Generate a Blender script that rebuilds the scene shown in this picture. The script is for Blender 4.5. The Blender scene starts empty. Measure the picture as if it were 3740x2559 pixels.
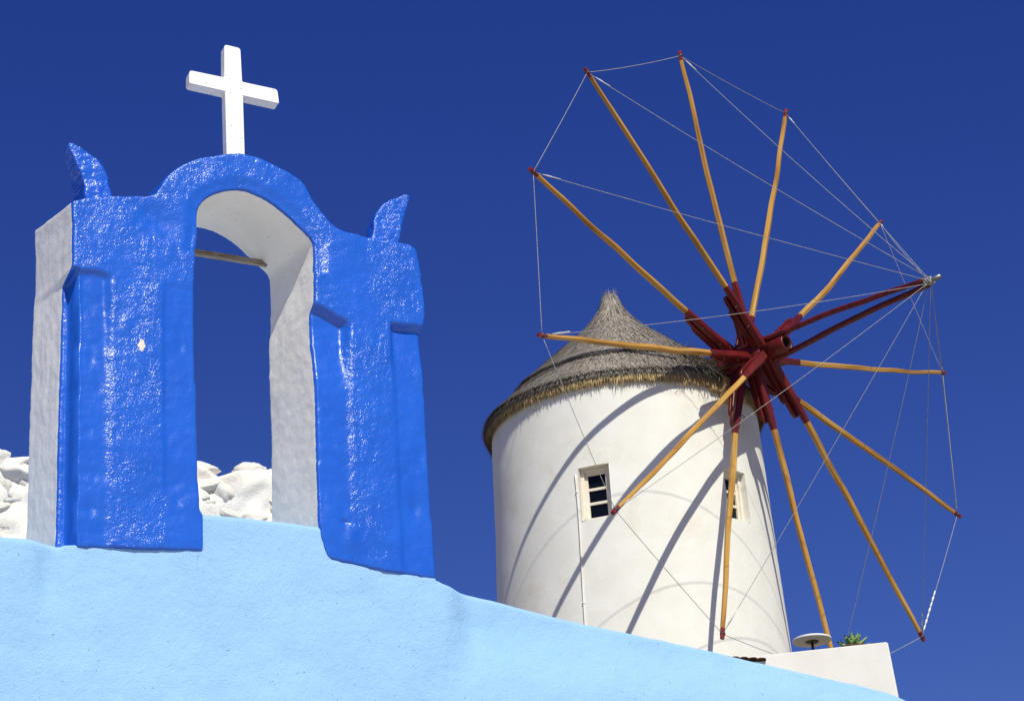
import bpy, bmesh, math, random
import numpy as np
from mathutils import Vector, Matrix, noise as mnoise

random.seed(7)
rng = np.random.default_rng(7)
scene = bpy.context.scene
COL = scene.collection
CAM_Z = 1.6

# ------------------------------------------------------------------ camera
PITCH, ROLL, LENS = math.radians(24.555), math.radians(4.029), 84.18
F = Vector((0, math.cos(PITCH), math.sin(PITCH)))
U0 = Vector((0, -math.sin(PITCH), math.cos(PITCH)))
R0 = Vector((1, 0, 0))
RR = math.cos(ROLL) * R0 - math.sin(ROLL) * U0
UU = math.sin(ROLL) * R0 + math.cos(ROLL) * U0
cam_data = bpy.data.cameras.new('camera')
cam_data.sensor_width = 36
cam_data.lens = LENS
cam_data.clip_start = 0.1
cam_data.clip_end = 5000
cam = bpy.data.objects.new('camera', cam_data)
mw = Matrix((RR, UU, -F)).transposed().to_4x4()
mw.translation = Vector((0, 0, CAM_Z))
cam.matrix_world = mw
COL.objects.link(cam)
scene.camera = cam

# ------------------------------------------------------------------ sky, sun, exposure
SUN_AZ, SUN_EL = math.radians(19.5), math.radians(46.5)   # azimuth to the right of "behind the camera"
SUN_DIR = Vector((math.sin(SUN_AZ) * math.cos(SUN_EL), -math.cos(SUN_AZ) * math.cos(SUN_EL), math.sin(SUN_EL)))
world = bpy.data.worlds.new('World')
scene.world = world
world.use_nodes = True
wn = world.node_tree
bg = wn.nodes['Background']
sky = wn.nodes.new('ShaderNodeTexSky')
sky.sky_type = 'NISHITA'
sky.sun_disc = False
sky.sun_elevation = SUN_EL
sky.sun_rotation = math.pi - SUN_AZ
sky.altitude = 150
sky.air_density = 1.0
sky.dust_density = 0.15
sky.ozone_density = 4.0
hs = wn.nodes.new('ShaderNodeHueSaturation')
hs.inputs['Saturation'].default_value = 1.305
hs.inputs['Hue'].default_value = 0.5315
hs.inputs['Value'].default_value = 1.22
wn.links.new(sky.outputs[0], hs.inputs['Color'])
wn.links.new(hs.outputs[0], bg.inputs[0])
bg.inputs[1].default_value = 0.07
sun_data = bpy.data.lights.new('sun', 'SUN')
sun_data.energy = 4.6
sun_data.angle = math.radians(0.53)
sun_data.color = (1.0, 0.965, 0.85)
sun = bpy.data.objects.new('sun', sun_data)
sun.rotation_euler = SUN_DIR.to_track_quat('Z', 'Y').to_euler()
sun.location = SUN_DIR * 60
COL.objects.link(sun)
scene.view_settings.view_transform = 'Standard'
scene.view_settings.look = 'None'
scene.view_settings.exposure = 0.0
scene.view_settings.gamma = 1.0

# ------------------------------------------------------------------ helpers
def tag(o, label=None, cat=None, group=None, kind=None):
    if label: o['label'] = label
    if cat: o['category'] = cat
    if group: o['group'] = group
    if kind: o['kind'] = kind
    return o

def empty(name, loc, rz=0.0):
    o = bpy.data.objects.new(name, None)
    o.location = loc
    o.rotation_euler = (0, 0, rz)
    o.empty_display_size = 0.2
    COL.objects.link(o)
    return o

def obj(name, verts, faces, mats, parent=None, smooth=True, midx=None):
    me = bpy.data.meshes.new(name)
    me.from_pydata([tuple(v) for v in verts], [], faces)
    if not isinstance(mats, (list, tuple)): mats = [mats]
    for m in mats: me.materials.append(m)
    if midx is not None: me.polygons.foreach_set('material_index', midx)
    me.polygons.foreach_set('use_smooth', [smooth] * len(me.polygons))
    me.update()
    o = bpy.data.objects.new(name, me)
    COL.objects.link(o)
    if parent: o.parent = parent
    return o

def from_bm(name, bm, mats, parent=None, smooth=False):
    me = bpy.data.meshes.new(name)
    bm.normal_update()
    bm.to_mesh(me); bm.free()
    if not isinstance(mats, (list, tuple)): mats = [mats]
    for m in mats: me.materials.append(m)
    me.polygons.foreach_set('use_smooth', [smooth] * len(me.polygons))
    o = bpy.data.objects.new(name, me)
    COL.objects.link(o)
    if parent: o.parent = parent
    return o

def box_bm(x0, x1, y0, y1, z0, z1, bevel=0.0, seg=2):
    bm = bmesh.new()
    bmesh.ops.create_cube(bm, size=1)
    for v in bm.verts:
        v.co = Vector((x0 + (v.co.x + .5) * (x1 - x0), y0 + (v.co.y + .5) * (y1 - y0), z0 + (v.co.z + .5) * (z1 - z0)))
    if bevel > 0:
        bmesh.ops.bevel(bm, geom=bm.edges[:], offset=bevel, segments=seg, affect='EDGES', profile=0.5)
    return bm

def tube(points, radii, n=8, caps=True, phase=0.0):
    pts = [Vector(p) for p in points]
    if not isinstance(radii, (list, tuple)): radii = [radii] * len(pts)
    verts, faces = [], []
    up = Vector((0, 0, 1))
    t0 = (pts[-1] - pts[0]).normalized()
    if abs(t0.dot(up)) > .95: up = Vector((0, 1, 0))
    for i, p in enumerate(pts):
        a = pts[max(i - 1, 0)]; b = pts[min(i + 1, len(pts) - 1)]
        t = (b - a).normalized()
        u = t.cross(up).normalized(); w = u.cross(t)
        for k in range(n):
            an = phase + 2 * math.pi * k / n
            verts.append(p + radii[i] * (math.cos(an) * u + math.sin(an) * w))
    for i in range(len(pts) - 1):
        for k in range(n):
            a = i * n + k; b = i * n + (k + 1) % n
            faces.append((a, b, b + n, a + n))
    if caps:
        faces.append(tuple(range(n - 1, -1, -1)))
        faces.append(tuple((len(pts) - 1) * n + k for k in range(n)))
    return verts, faces

def fix_normals(o):
    bm = bmesh.new(); bm.from_mesh(o.data)
    bmesh.ops.recalc_face_normals(bm, faces=bm.faces)
    bm.to_mesh(o.data); bm.free()
    return o

def nz(x, y, z, s=1.0, seed=0.0):
    return mnoise.noise(Vector((x * s + seed, y * s - seed * .7, z * s + seed * 1.3)))

def sstep(a, b, x):
    t = np.clip((x - a) / (b - a), 0, 1)
    return t * t * (3 - 2 * t)

# ------------------------------------------------------------------ materials
def new_mat(name):
    m = bpy.data.materials.new(name); m.use_nodes = True
    nt = m.node_tree
    return m, nt, nt.nodes['Principled BSDF']

def N(nt, t, **kw):
    n = nt.nodes.new(t)
    for k, v in kw.items():
        if k in n.inputs: n.inputs[k].default_value = v
        else: setattr(n, k, v)
    return n

def noise_node(nt, scale, detail=3.0, rough=0.55, vec=None, dist=0.0):
    n = nt.nodes.new('ShaderNodeTexNoise')
    n.inputs['Scale'].default_value = scale
    n.inputs['Detail'].default_value = detail
    n.inputs['Roughness'].default_value = rough
    n.inputs['Distortion'].default_value = dist
    if vec is not None: nt.links.new(vec, n.inputs['Vector'])
    return n

def ramp(nt, fac, stops, interp='LINEAR'):
    r = nt.nodes.new('ShaderNodeValToRGB')
    r.color_ramp.interpolation = interp
    e = r.color_ramp.elements
    e[0].position, e[0].color = stops[0][0], (*stops[0][1], 1)
    e[1].position, e[1].color = stops[-1][0], (*stops[-1][1], 1)
    for p, c in stops[1:-1]:
        k = e.new(p); k.color = (*c, 1)
    nt.links.new(fac, r.inputs[0])
    return r

def mixc(nt, fac, a, b, blend='MIX'):
    m = nt.nodes.new('ShaderNodeMix'); m.data_type = 'RGBA'; m.blend_type = blend
    for s, v in ((0, fac), (6, a), (7, b)):
        if isinstance(v, (int, float)): m.inputs[s].default_value = v
        elif isinstance(v, tuple): m.inputs[s].default_value = (*v, 1)
        else: nt.links.new(v, m.inputs[s])
    return m.outputs[2]

def math_node(nt, op, a, b=None):
    m = nt.nodes.new('ShaderNodeMath'); m.operation = op
    for i, v in enumerate((a, b)):
        if v is None: continue
        if isinstance(v, (int, float)): m.inputs[i].default_value = v
        else: nt.links.new(v, m.inputs[i])
    return m.outputs[0]

def coords(nt, scale=(1, 1, 1), out='Object'):
    tc = nt.nodes.new('ShaderNodeTexCoord')
    mp = nt.nodes.new('ShaderNodeMapping')
    mp.inputs['Scale'].default_value = scale
    nt.links.new(tc.outputs[out], mp.inputs['Vector'])
    return mp.outputs[0]

def bump(nt, bsdf, height, strength, dist, prev=None):
    b = nt.nodes.new('ShaderNodeBump')
    b.inputs['Distance'].default_value = dist
    if isinstance(strength, (int, float)): b.inputs['Strength'].default_value = strength
    else: nt.links.new(strength, b.inputs['Strength'])
    nt.links.new(height, b.inputs['Height'])
    if prev is not None: nt.links.new(prev, b.inputs['Normal'])
    nt.links.new(b.outputs[0], bsdf.inputs['Normal'])
    return b.outputs[0]

def plaster(name, col, col2, rough=0.85, spots=None, stain=None, bs=1.0, spec=0.3):
    m, nt, b = new_mat(name)
    v = coords(nt)
    n1 = noise_node(nt, 2.2, 5, .6, v)
    r1 = ramp(nt, n1.outputs[0], [(0.35, col), (0.7, col2)])
    c = r1.outputs[0]
    if stain:
        n2 = noise_node(nt, 0.9, 6, .7, v, .6)
        r2 = ramp(nt, n2.outputs[0], [(0.54, (0, 0, 0)), (0.72, (.6, .6, .6))])
        c = mixc(nt, r2.outputs[0], c, stain)
    if spots:
        vo = nt.nodes.new('ShaderNodeTexNoise'); vo.inputs['Scale'].default_value = 48; vo.inputs['Detail'].default_value = 1.5
        nt.links.new(v, vo.inputs['Vector'])
        r3 = ramp(nt, vo.outputs[0], [(0.725, (0, 0, 0)), (0.80, (.75, .75, .75))])
        c = mixc(nt, r3.outputs[0], c, spots)
    nt.links.new(c, b.inputs['Base Color'])
    b.inputs['Roughness'].default_value = rough
    b.inputs['Specular IOR Level'].default_value = spec
    f1 = noise_node(nt, 30, 2, .5, v)
    f2 = noise_node(nt, 95, 2.5, .6, v)
    p = bump(nt, b, f1.outputs[0], min(1, .22 * bs), .01)
    p = bump(nt, b, f2.outputs[0], min(1, .42 * bs), .005, p)
    if spots: 
        inv = math_node(nt, 'SUBTRACT', 1.0, r3.outputs[0])
        bump(nt, b, inv, .8, .006, p)
    return m

M_WHITE = plaster('whitewash', (.80, .79, .725), (.745, .73, .65), .9, stain=(.66, .58, .45), bs=.8)
M_PARAPET = plaster('white_parapet_plaster', (.80, .78, .72), (.74, .71, .64), .9, bs=.5)
M_STONE = plaster('whitewashed_stone', (.88, .855, .78), (.84, .795, .70), .9, stain=(.74, .64, .49), bs=1.8)
M_SKYBLUE = plaster('pale_blue_plaster', (.305, .53, .79), (.275, .49, .75), .8, spots=(.22, .40, .64), bs=1.7)
M_CROSS = None

def mat_tower():
    m, nt, b = new_mat('blue_gloss_and_white_limewash')
    v = coords(nt)
    aw = N(nt, 'ShaderNodeAttribute', attribute_name='white')
    ar = N(nt, 'ShaderNodeAttribute', attribute_name='rough')
    edge = noise_node(nt, 60, 3, .6, v)
    e2 = math_node(nt, 'MULTIPLY', math_node(nt, 'SUBTRACT', edge.outputs[0], .5), .7)
    w = math_node(nt, 'GREATER_THAN', math_node(nt, 'ADD', aw.outputs['Fac'], e2), .5)
    # blue paint
    n1 = noise_node(nt, 3.5, 5, .6, v)
    blue = ramp(nt, n1.outputs[0], [(.3, (.012, .098, .52)), (.7, (.016, .118, .60))]).outputs[0]
    # chipped spot with bare plaster
    sx = N(nt, 'ShaderNodeVectorMath', operation='SUBTRACT'); sx.inputs[1].default_value = (.412, 0, 1.12)
    nt.links.new(v, sx.inputs[0])
    sm = N(nt, 'ShaderNodeVectorMath', operation='MULTIPLY'); sm.inputs[1].default_value = (1.25, .2, .8)
    nt.links.new(sx.outputs[0], sm.inputs[0])
    ln = N(nt, 'ShaderNodeVectorMath', operation='LENGTH'); nt.links.new(sm.outputs[0], ln.inputs[0])
    dn = noise_node(nt, 35, 2, .5, v)
    dd = math_node(nt, 'ADD', ln.outputs['Value'], math_node(nt, 'MULTIPLY', math_node(nt, 'SUBTRACT', dn.outputs[0], .5), .05))
    chip = math_node(nt, 'LESS_THAN', dd, .023)
    blue = mixc(nt, chip, blue, (.72, .64, .50))
    # white limewash with fine dark dirt streaks
    n3 = noise_node(nt, 4, 5, .6, v)
    wh = ramp(nt, n3.outputs[0], [(.35, (.86, .84, .79)), (.75, (.80, .77, .71))]).outputs[0]
    vs = coords(nt, (70, 22, 70))
    n4 = noise_node(nt, 1.0, 3, .6, vs)
    n5 = noise_node(nt, 5.0, 2, .6, v)
    dirt = math_node(nt, 'MULTIPLY', ramp(nt, n4.outputs[0], [(.63, (0, 0, 0)), (.72, (.6, .6, .6))]).outputs[0], ramp(nt, n5.outputs[0], [(.45, (0, 0, 0)), (.65, (1, 1, 1))]).outputs[0])
    spz = nt.nodes.new('ShaderNodeSeparateXYZ'); nt.links.new(v, spz.inputs[0])
    hz = ramp(nt, math_node(nt, 'MULTIPLY', spz.outputs[2], .4), [(.62, (0, 0, 0)), (.74, (1, 1, 1))]).outputs[0]
    hx = ramp(nt, spz.outputs[0], [(.3, (0, 0, 0)), (.45, (1, 1, 1))]).outputs[0]
    dirt = math_node(nt, 'MULTIPLY', dirt, math_node(nt, 'MULTIPLY', hz, hx))
    wh = mixc(nt, dirt, wh, (.42, .37, .28))
    nt.links.new(mixc(nt, w, blue, wh), b.inputs['Base Color'])
    ro = nt.nodes.new('ShaderNodeMix'); ro.data_type = 'FLOAT'
    nt.links.new(w, ro.inputs[0]); ro.inputs[2].default_value = .27; ro.inputs[3].default_value = .55
    nt.links.new(ro.outputs[0], b.inputs['Roughness'])
    b.inputs['Specular IOR Level'].default_value = .5
    # roller-and-plaster relief: coarse pebbly on the bands, smoother on the trowelled strips
    f0 = noise_node(nt, 24, 1, .5, v)
    f1 = noise_node(nt, 125, 1.2, .5, v)
    f2 = noise_node(nt, 120, 0, .5, v)
    patch = noise_node(nt, 3.0, 3, .6, v)
    pr = ramp(nt, patch.outputs[0], [(.35, (.45, .45, .45)), (.62, (1, 1, 1))]).outputs[0]
    amt = math_node(nt, 'MAXIMUM', math_node(nt, 'MULTIPLY', ar.outputs['Fac'], pr), .12)
    p0 = bump(nt, b, f0.outputs[0], math_node(nt, 'MULTIPLY', math_node(nt, 'MULTIPLY', amt, .3), math_node(nt, 'SUBTRACT', 1.0, w)), .02)
    p1 = bump(nt, b, f1.outputs[0], math_node(nt, 'MULTIPLY', amt, .52), .0075, p0)
    bump(nt, b, f2.outputs[0], math_node(nt, 'MULTIPLY', amt, .3), .004, p1)
    return m
M_TOWER = mat_tower()

def simple(name, c1, c2, rough, scale=(1, 1, 1), ns=8.0, spec=.4, bs=.3, bd=.004, metal=0.0, lo=.35, hi=.65, rand=0.0):
    m, nt, b = new_mat(name)
    v = coords(nt, scale)
    n = noise_node(nt, ns, 4, .6, v)
    c = ramp(nt, n.outputs[0], [(lo, c1), (hi, c2)]).outputs[0]
    if rand > 0:
        oi = nt.nodes.new('ShaderNodeObjectInfo')
        h = nt.nodes.new('ShaderNodeHueSaturation')
        nt.links.new(c, h.inputs['Color'])
        nt.links.new(math_node(nt, 'ADD', math_node(nt, 'MULTIPLY', oi.outputs['Random'], rand), 1 - rand / 2), h.inputs['Value'])
        c = h.outputs[0]
    nt.links.new(c, b.inputs['Base Color'])
    b.inputs['Roughness'].default_value = rough
    b.inputs['Specular IOR Level'].default_value = spec
    b.inputs['Metallic'].default_value = metal
    if bs > 0: bump(nt, b, n.outputs[0], bs, bd)
    return m

def mat_pole():
    m, nt, b = new_mat('varnished_pole_wood')
    v = coords(nt, (.55, 7, 7))
    oi = nt.nodes.new('ShaderNodeObjectInfo')
    vm = N(nt, 'ShaderNodeVectorMath', operation='ADD')
    cmb = nt.nodes.new('ShaderNodeCombineXYZ')
    nt.links.new(math_node(nt, 'MULTIPLY', oi.outputs['Random'], 50), cmb.inputs[0])
    nt.links.new(v, vm.inputs[0]); nt.links.new(cmb.outputs[0], vm.inputs[1])
    n = noise_node(nt, 1.6, 2.5, .55, vm.outputs[0], .2)
    c = ramp(nt, n.outputs[0], [(.25, (.17, .075, .014)), (.42, (.40, .20, .036)), (.60, (.53, .29, .062)), (.8, (.62, .40, .13))]).outputs[0]
    v2 = coords(nt, (1, 1, 1))
    kn = nt.nodes.new('ShaderNodeTexVoronoi'); kn.inputs['Scale'].default_value = 3.2
    nt.links.new(v2, kn.inputs['Vector'])
    k = ramp(nt, kn.outputs['Distance'], [(.045, (1, 1, 1)), (.075, (0, 0, 0))]).outputs[0]
    c = mixc(nt, k, c, (.10, .04, .012))
    lg = noise_node(nt, .8, 2, .5, coords(nt, (1, 1, 1)))
    c = mixc(nt, ramp(nt, lg.outputs[0], [(.5, (0, 0, 0)), (.75, (.45, .45, .45))]).outputs[0], c, (.56, .37, .13))
    nt.links.new(c, b.inputs['Base Color'])
    b.inputs['Roughness'].default_value = .45
    b.inputs['Specular IOR Level'].default_value = .22
    return m
M_POLE = mat_pole()
M_RED = simple('oxblood_paint', (.065, .004, .005), (.165, .012, .011), .4, (1, 5, 5), 2.0, .35, .0, .01, lo=.3, hi=.7, rand=.25)
M_REDTIP = simple('red_tip_paint', (.15, .010, .012), (.27, .022, .022), .4, (1, 1, 1), 14, .5, .2, .004)
M_CABLE = simple('grey_rope', (.24, .24, .24), (.44, .43, .41), .7, (1, 1, 1), 40, .3, 0)
M_ROPEWHITE = simple('white_rope', (.62, .61, .57), (.75, .74, .70), .8, (1, 1, 1), 30, .2, 0)
M_IRON = simple('dark_iron', (.05, .045, .042), (.13, .11, .095), .55, (1, 1, 1), 25, .5, 0, metal=.6)
M_PIPE = simple('galvanised_pipe', (.16, .17, .17), (.28, .29, .29), .45, (1, 1, 1), 20, .5, 0, metal=.7)
M_RUST = simple('rusty_iron', (.27, .245, .20), (.17, .07, .028), .5, (6, 30, 30), 1.2, .5, .4, .004, metal=.3, lo=.45, hi=.68)
M_BEAM = simple('bleached_timber', (.36, .25, .13), (.52, .38, .21), .75, (18, 18, 2), 1.5, .3, .5, .01)
M_FRAME = simple('cream_window_paint', (.80, .74, .62), (.74, .67, .54), .5, (1, 1, 1), 9, .4, .1)
M_CROSS = plaster('white_painted_cross', (.86, .86, .84), (.82, .81, .78), .5, spots=(.42, .39, .34), bs=.5)
M_CLAY = simple('terracotta', (.06, .024, .015), (.15, .06, .034), .85, (1, 1, 1), 16, .2, .3, .006)
M_LEAF = simple('succulent_leaf', (.15, .27, .08), (.27, .40, .14), .5, (1, 1, 1), 12, .4, .1)
M_DARK = simple('dark_interior', (.012, .011, .010), (.02, .018, .016), .9, bs=0)
M_PAVE = plaster('bounce_light_paving', (.66, .59, .49), (.58, .51, .42), .9, bs=.5)  # unseen paving, brightened to bounce sunlight onto the tower sides and arch
M_HILL = plaster('dry_hillside', (.27, .22, .16), (.20, .17, .12), .95, bs=.5)
def mat_glass():
    m, nt, b = new_mat('dark_window_glass')
    b.inputs['Base Color'].default_value = (.004, .005, .008, 1)
    b.inputs['Roughness'].default_value = .06
    b.inputs['Specular IOR Level'].default_value = .18
    return m
M_GLASS = mat_glass()

def mat_straw(name, a, bcol, c3):
    m, nt, b = new_mat(name)
    at = N(nt, 'ShaderNodeAttribute', attribute_name='tint')
    c = ramp(nt, at.outputs['Fac'], [(0, a), (.6, bcol), (1, c3)]).outputs[0]
    nt.links.new(c, b.inputs['Base Color'])
    b.inputs['Roughness'].default_value = .7
    b.inputs['Specular IOR Level'].default_value = .25
    return m
M_THATCH = mat_straw('weathered_thatch', (.15, .13, .105), (.33, .29, .24), (.52, .46, .385))
M_GOLD = mat_straw('fresh_straw', (.20, .13, .055), (.46, .33, .15), (.68, .53, .29))
M_THATCHBASE = simple('thatch_mat', (.11, .095, .075), (.24, .21, .17), .9, (1, 1, 1), 30, .1, .6, .02)

# ------------------------------------------------------------------ ground
def build_ground():
    xs = np.concatenate([np.linspace(-900, -60, 12), np.linspace(-50, 50, 51), np.linspace(60, 900, 12)])
    ys = np.concatenate([np.linspace(-900, -20, 10), np.linspace(-15, 75, 46), np.linspace(85, 1500, 14)])
    V, Fc = [], []
    for y in ys:
        for x in xs:
            rise = float(sstep(17, 27, np.array(y)) * (1 - sstep(50, 70, np.array(y))) * (1 - sstep(7, 30, np.array(abs(x - 0.0)))))
            V.append((x, y, 7.0 * rise + (.25 * nz(x, y, 0, .15) if rise > 0.02 else 0)))
    nx = len(xs)
    for j in range(len(ys) - 1):
        for i in range(nx - 1):
            a = j * nx + i
            Fc.append((a, a + 1, a + 1 + nx, a + nx))
    mi = [0] * len(Fc)
    k = 0
    for j in range(len(ys) - 1):
        for i in range(nx - 1):
            mi[k] = 0 if (-16 <= ys[j] < 15 and abs(xs[i]) < 18) else 1; k += 1  # bright bounce paving kept near the church, so less light reaches the mill
    tag(obj('ground', V, Fc, [M_PAVE, M_HILL], midx=mi), kind='structure')
build_ground()

# ------------------------------------------------------------------ church body (pale blue)
FACADE_RZ = math.radians(90 - 61.738)
T_ORG = Vector((-2.2337, 10.7843, 4.0693 + CAM_Z))
ZG = -T_ORG.z

def build_church():
    root = empty('church_building', T_ORG, FACADE_RZ)
    tag(root, 'pale blue plastered church front sloping down under the bell tower and past the windmill', 'church')
    P = np.array([(-3.2, .06), (-.5, .03), (-.291, .024), (-.13, .029), (-.03, .018), (0, .012), (.36, .037), (.702, .062), (.706, .266), (.72, .263), (.74, .254), (1.056, .258), (1.355, .256), (1.412, .25), (1.418, .083), (1.676, .058), (1.999, .038), (2.048, .018), (2.10, .012), (2.225, .001), (2.429, -.021), (2.79, -.076), (3.188, -.124), (3.65, -.181), (4.151, -.252), (4.55, -.303), (4.756, -.334), (4.86, -.362), (4.955, -.406), (5.05, -.50), (5.12, -.66), (5.16, -.9)])
    xs = np.unique(np.round(np.concatenate([np.linspace(-3.2, -.4, 60), np.linspace(-.4, 2.3, 182), np.linspace(2.3, 5.16, 150), P[:, 0]]), 4))
    zt = np.interp(xs, P[:, 0], P[:, 1])
    D = 1.15
    rows = []   # (kind, value)
    zfix = np.concatenate([np.linspace(ZG, -1.9, 12), np.linspace(-1.75, -1.0, 14), np.linspace(-.98, -.46, 27)])
    V = []; nrow = 0
    arc = np.linspace(0, math.pi / 2, 7)[1:]
    tops = np.linspace(0.08, D, 14)
    for xi, (x, z0) in enumerate(zip(xs, zt)):
        r = .035
        under = (x > .03 and x < .72) or (x > 1.37 and x < 2.0)
        if under: r = .012
        col = []
        zcol = np.concatenate([zfix - np.clip((zfix - ZG) / (-.46 - ZG), 0, 1) * max(0, -.46 - (z0 - r - .12)), np.linspace(min(-.45, z0 - r - .11), z0 - r, 26)])
        for z in zcol:
            y = .012
            # the right-hand stretch lies a little further back and dies into the front lower down
            back = float(sstep(2.02, 2.24, np.array(x + .02 * math.sin(z * 9))) * sstep(-.55, -.12, np.array(z + .0)))
            y += .085 * back
            y += .03 * math.exp(-((x + .04) / .07) ** 2 - ((z + .12) / .2) ** 2)
            y += .016 * nz(x, 0, z, 1.3) + .006 * nz(x, 3, z, 5) + .0026 * nz(x, 9, z, 14) + .0012 * nz(x, 2, z, 30)
            col.append((x, y, z))
        yb = col[-1][1]
        for a in arc:
            col.append((x, yb + r * (1 - math.cos(a)), z0 - r + r * math.sin(a)))
        for t in tops:
            col.append((x, yb + r + t, z0 + .004 * nz(x, t, 5, 4)))
        col.append((x, yb + r + D, z0 - 2.0))
        nrow = len(col)
        V += col
    wob = []
    for (x, y, z) in V: wob.append((x, y, z + .004 * nz(x, 1, 2, 9)))
    Fc = []
    for i in range(len(xs) - 1):
        for j in range(nrow - 1):
            a = i * nrow + j
            Fc.append((a, a + nrow, a + nrow + 1, a + 1))
    Fc.append(tuple(range(nrow)))
    Fc.append(tuple((len(xs) - 1) * nrow + j for j in range(nrow - 1, -1, -1)))
    w = fix_normals(obj('front_wall', wob, Fc, M_SKYBLUE, root))
    from_bm('nave', box_bm(-3.15, 4.7, 1.0, 8.0, ZG, -.95, .06), M_SKYBLUE, root)
    return root
build_church()

# ------------------------------------------------------------------ whitewashed rubble behind the tower
def build_rubble():
    root = empty('rubble_wall', T_ORG, FACADE_RZ)
    tag(root, 'whitewashed rough stone wall behind the blue bell tower', 'wall')
    # plaster core
    xs = np.linspace(-1.6, 3.45, 150)
    def top(x): return float(np.interp(x, [-1.6, -.4, .61, .73, .80, .90, 1.3, 1.88, 1.95, 2.01, 2.10, 2.2, 2.29, 2.39, 2.47, 2.6, 2.9, 3.2, 3.45], [1.80, 1.86, 1.91, 1.935, 1.955, 1.99, 1.97, 2.05, 2.01, 2.01, 1.965, 2.00, 2.03, 2.05, 2.05, 1.98, 1.8, 1.45, 1.1]))
    YW = 3.40
    V = []
    NR = 64
    for x in xs:
        for t in np.linspace(0, 1, NR):
            z = -.94 + (t ** .6) * (top(x) - .05 + .94)
            V.append((x, YW + .0 + .05 * nz(x, 0, z, 4.5) + .03 * nz(x, 4, z, 10) + .008 * nz(x, 4, z, 30), z))
        for t in (.06, .2, .5):
            V.append((x, YW + .08 + t, top(x) - .03 + .03 * nz(x, t, 0, 3)))
        V.append((x, YW + .7, -.94))
    n = NR + 4; Fc = []
    for i in range(len(xs) - 1):
        for j in range(n - 1):
            a = i * n + j; Fc.append((a, a + n, a + n + 1, a + 1))
    Fc.append(tuple(range(n))); Fc.append(tuple((len(xs) - 1) * n + j for j in range(n - 1, -1, -1)))
    fix_normals(obj('plaster_core', V, Fc, M_STONE, root))
    # stone shapes
    meshes = []
    for k in range(7):
        prs = random.Random(40 + k)
        planes = [(Vector((prs.gauss(0, 1), prs.gauss(0, 1), prs.gauss(0, 1))).normalized(), prs.uniform(.55, .85)) for _ in range(11)]
        bm = bmesh.new(); bmesh.ops.create_icosphere(bm, subdivisions=4, radius=1)
        for v in bm.verts:
            c = v.co.copy()
            for (pn, pd) in planes:
                t = c.dot(pn)
                if t > pd: c = c * (pd / t) ** .85
            c *= 1.25
            d = 1 + .10 * nz(*c, 2.3, k * 3.3) + .05 * nz(*c, 5, k * 9.7) + .035 * nz(*c, 11, k) + .012 * nz(*c, 24, k)
            v.co = c * d * .85
        me = bpy.data.meshes.new('stone'); bm.to_mesh(me); bm.free()
        me.materials.append(M_STONE)
        me.polygons.foreach_set('use_smooth', [True] * len(me.polygons))
        meshes.append(me)
    random.seed(23)
    z = 1.0
    while z < 2.1:
        x = -1.3 + random.uniform(0, .2)
        while x < 3.1:
            w = random.uniform(.045, .125); h = random.uniform(.035, .07)
            if z + h * .3 < top(x + w):
                o = bpy.data.objects.new('stone', random.choice(meshes)); COL.objects.link(o); o.parent = root
                o.location = (x + w, YW + .07 + random.uniform(-.02, .03), min(z + random.uniform(-.035, .035), top(x + w) - h * .75))
                o.scale = (w * 1.2, random.uniform(.07, .11), h * random.uniform(1.2, 1.7))
                o.rotation_euler = (random.uniform(-.25, .25), random.uniform(-.5, .5), random.uniform(-.2, .2))
            x += 2 * w * .88
        z += .098
build_rubble()

# ------------------------------------------------------------------ bell tower
TD = .505
SLANT = -.125
OUT = [(.028, .0), (.030, .2), (.032, .46), (.038, 1.11), (.042, 1.46), (.046, 1.545), (.046, 1.65), (.045, 1.773), (.037, 1.884),
       (.123, 1.921), (.252, 1.955), (.359, 1.975), (.47, 2.0), (.505, 2.04), (.552, 2.124), (.626, 2.204), (.725, 2.269), (.863, 2.317), (.951, 2.342), (1.039, 2.345), (1.10, 2.333), (1.153, 2.313), (1.254, 2.278), (1.33, 2.23), (1.379, 2.144), (1.453, 2.049), (1.515, 1.993), (1.592, 1.974), (1.71, 1.970), (1.867, 1.965), (1.947, 1.965), (1.986, 1.944),
       (2.002, 1.847), (2.015, 1.741), (2.023, 1.608), (2.018, 1.53), (1.998, 1.457), (1.992, 1.313), (1.991, 1.053), (1.990, .798), (1.994, .548), (1.999, .301), (1.998, .032)]
INN = [(1.70, .045), (1.42, .077), (1.398, .085), (1.378, .13), (1.364, .2), (1.356, .279), (1.359, .594), (1.362, .842), (1.363, 1.093), (1.359, 1.278), (1.362, 1.446), (1.370, 1.53), (1.380, 1.69), (1.383, 1.804), (1.376, 1.888), (1.346, 1.922), (1.296, 1.968), (1.222, 2.029), (1.147, 2.08), (1.047, 2.118), (.959, 2.126), (.847, 2.091), (.784, 2.048), (.747, 2.004), (.727, 1.95), (.720, 1.787), (.705, 1.719), (.698, 1.5), (.699, 1.358), (.699, 1.09), (.709, .634), (.712, .3), (.716, .262), (.735, .245), (.735, .052), (.36, .025)]

def remesh(o, vox):
    md = o.modifiers.new('r', 'REMESH'); md.mode = 'VOXEL'; md.voxel_size = vox; md.use_smooth_shade = True
    dg = bpy.context.evaluated_depsgraph_get()
    me = bpy.data.meshes.new_from_object(o.evaluated_get(dg))
    old = o.data
    o.modifiers.clear(); o.data = me
    bpy.data.meshes.remove(old)
    return me

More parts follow.
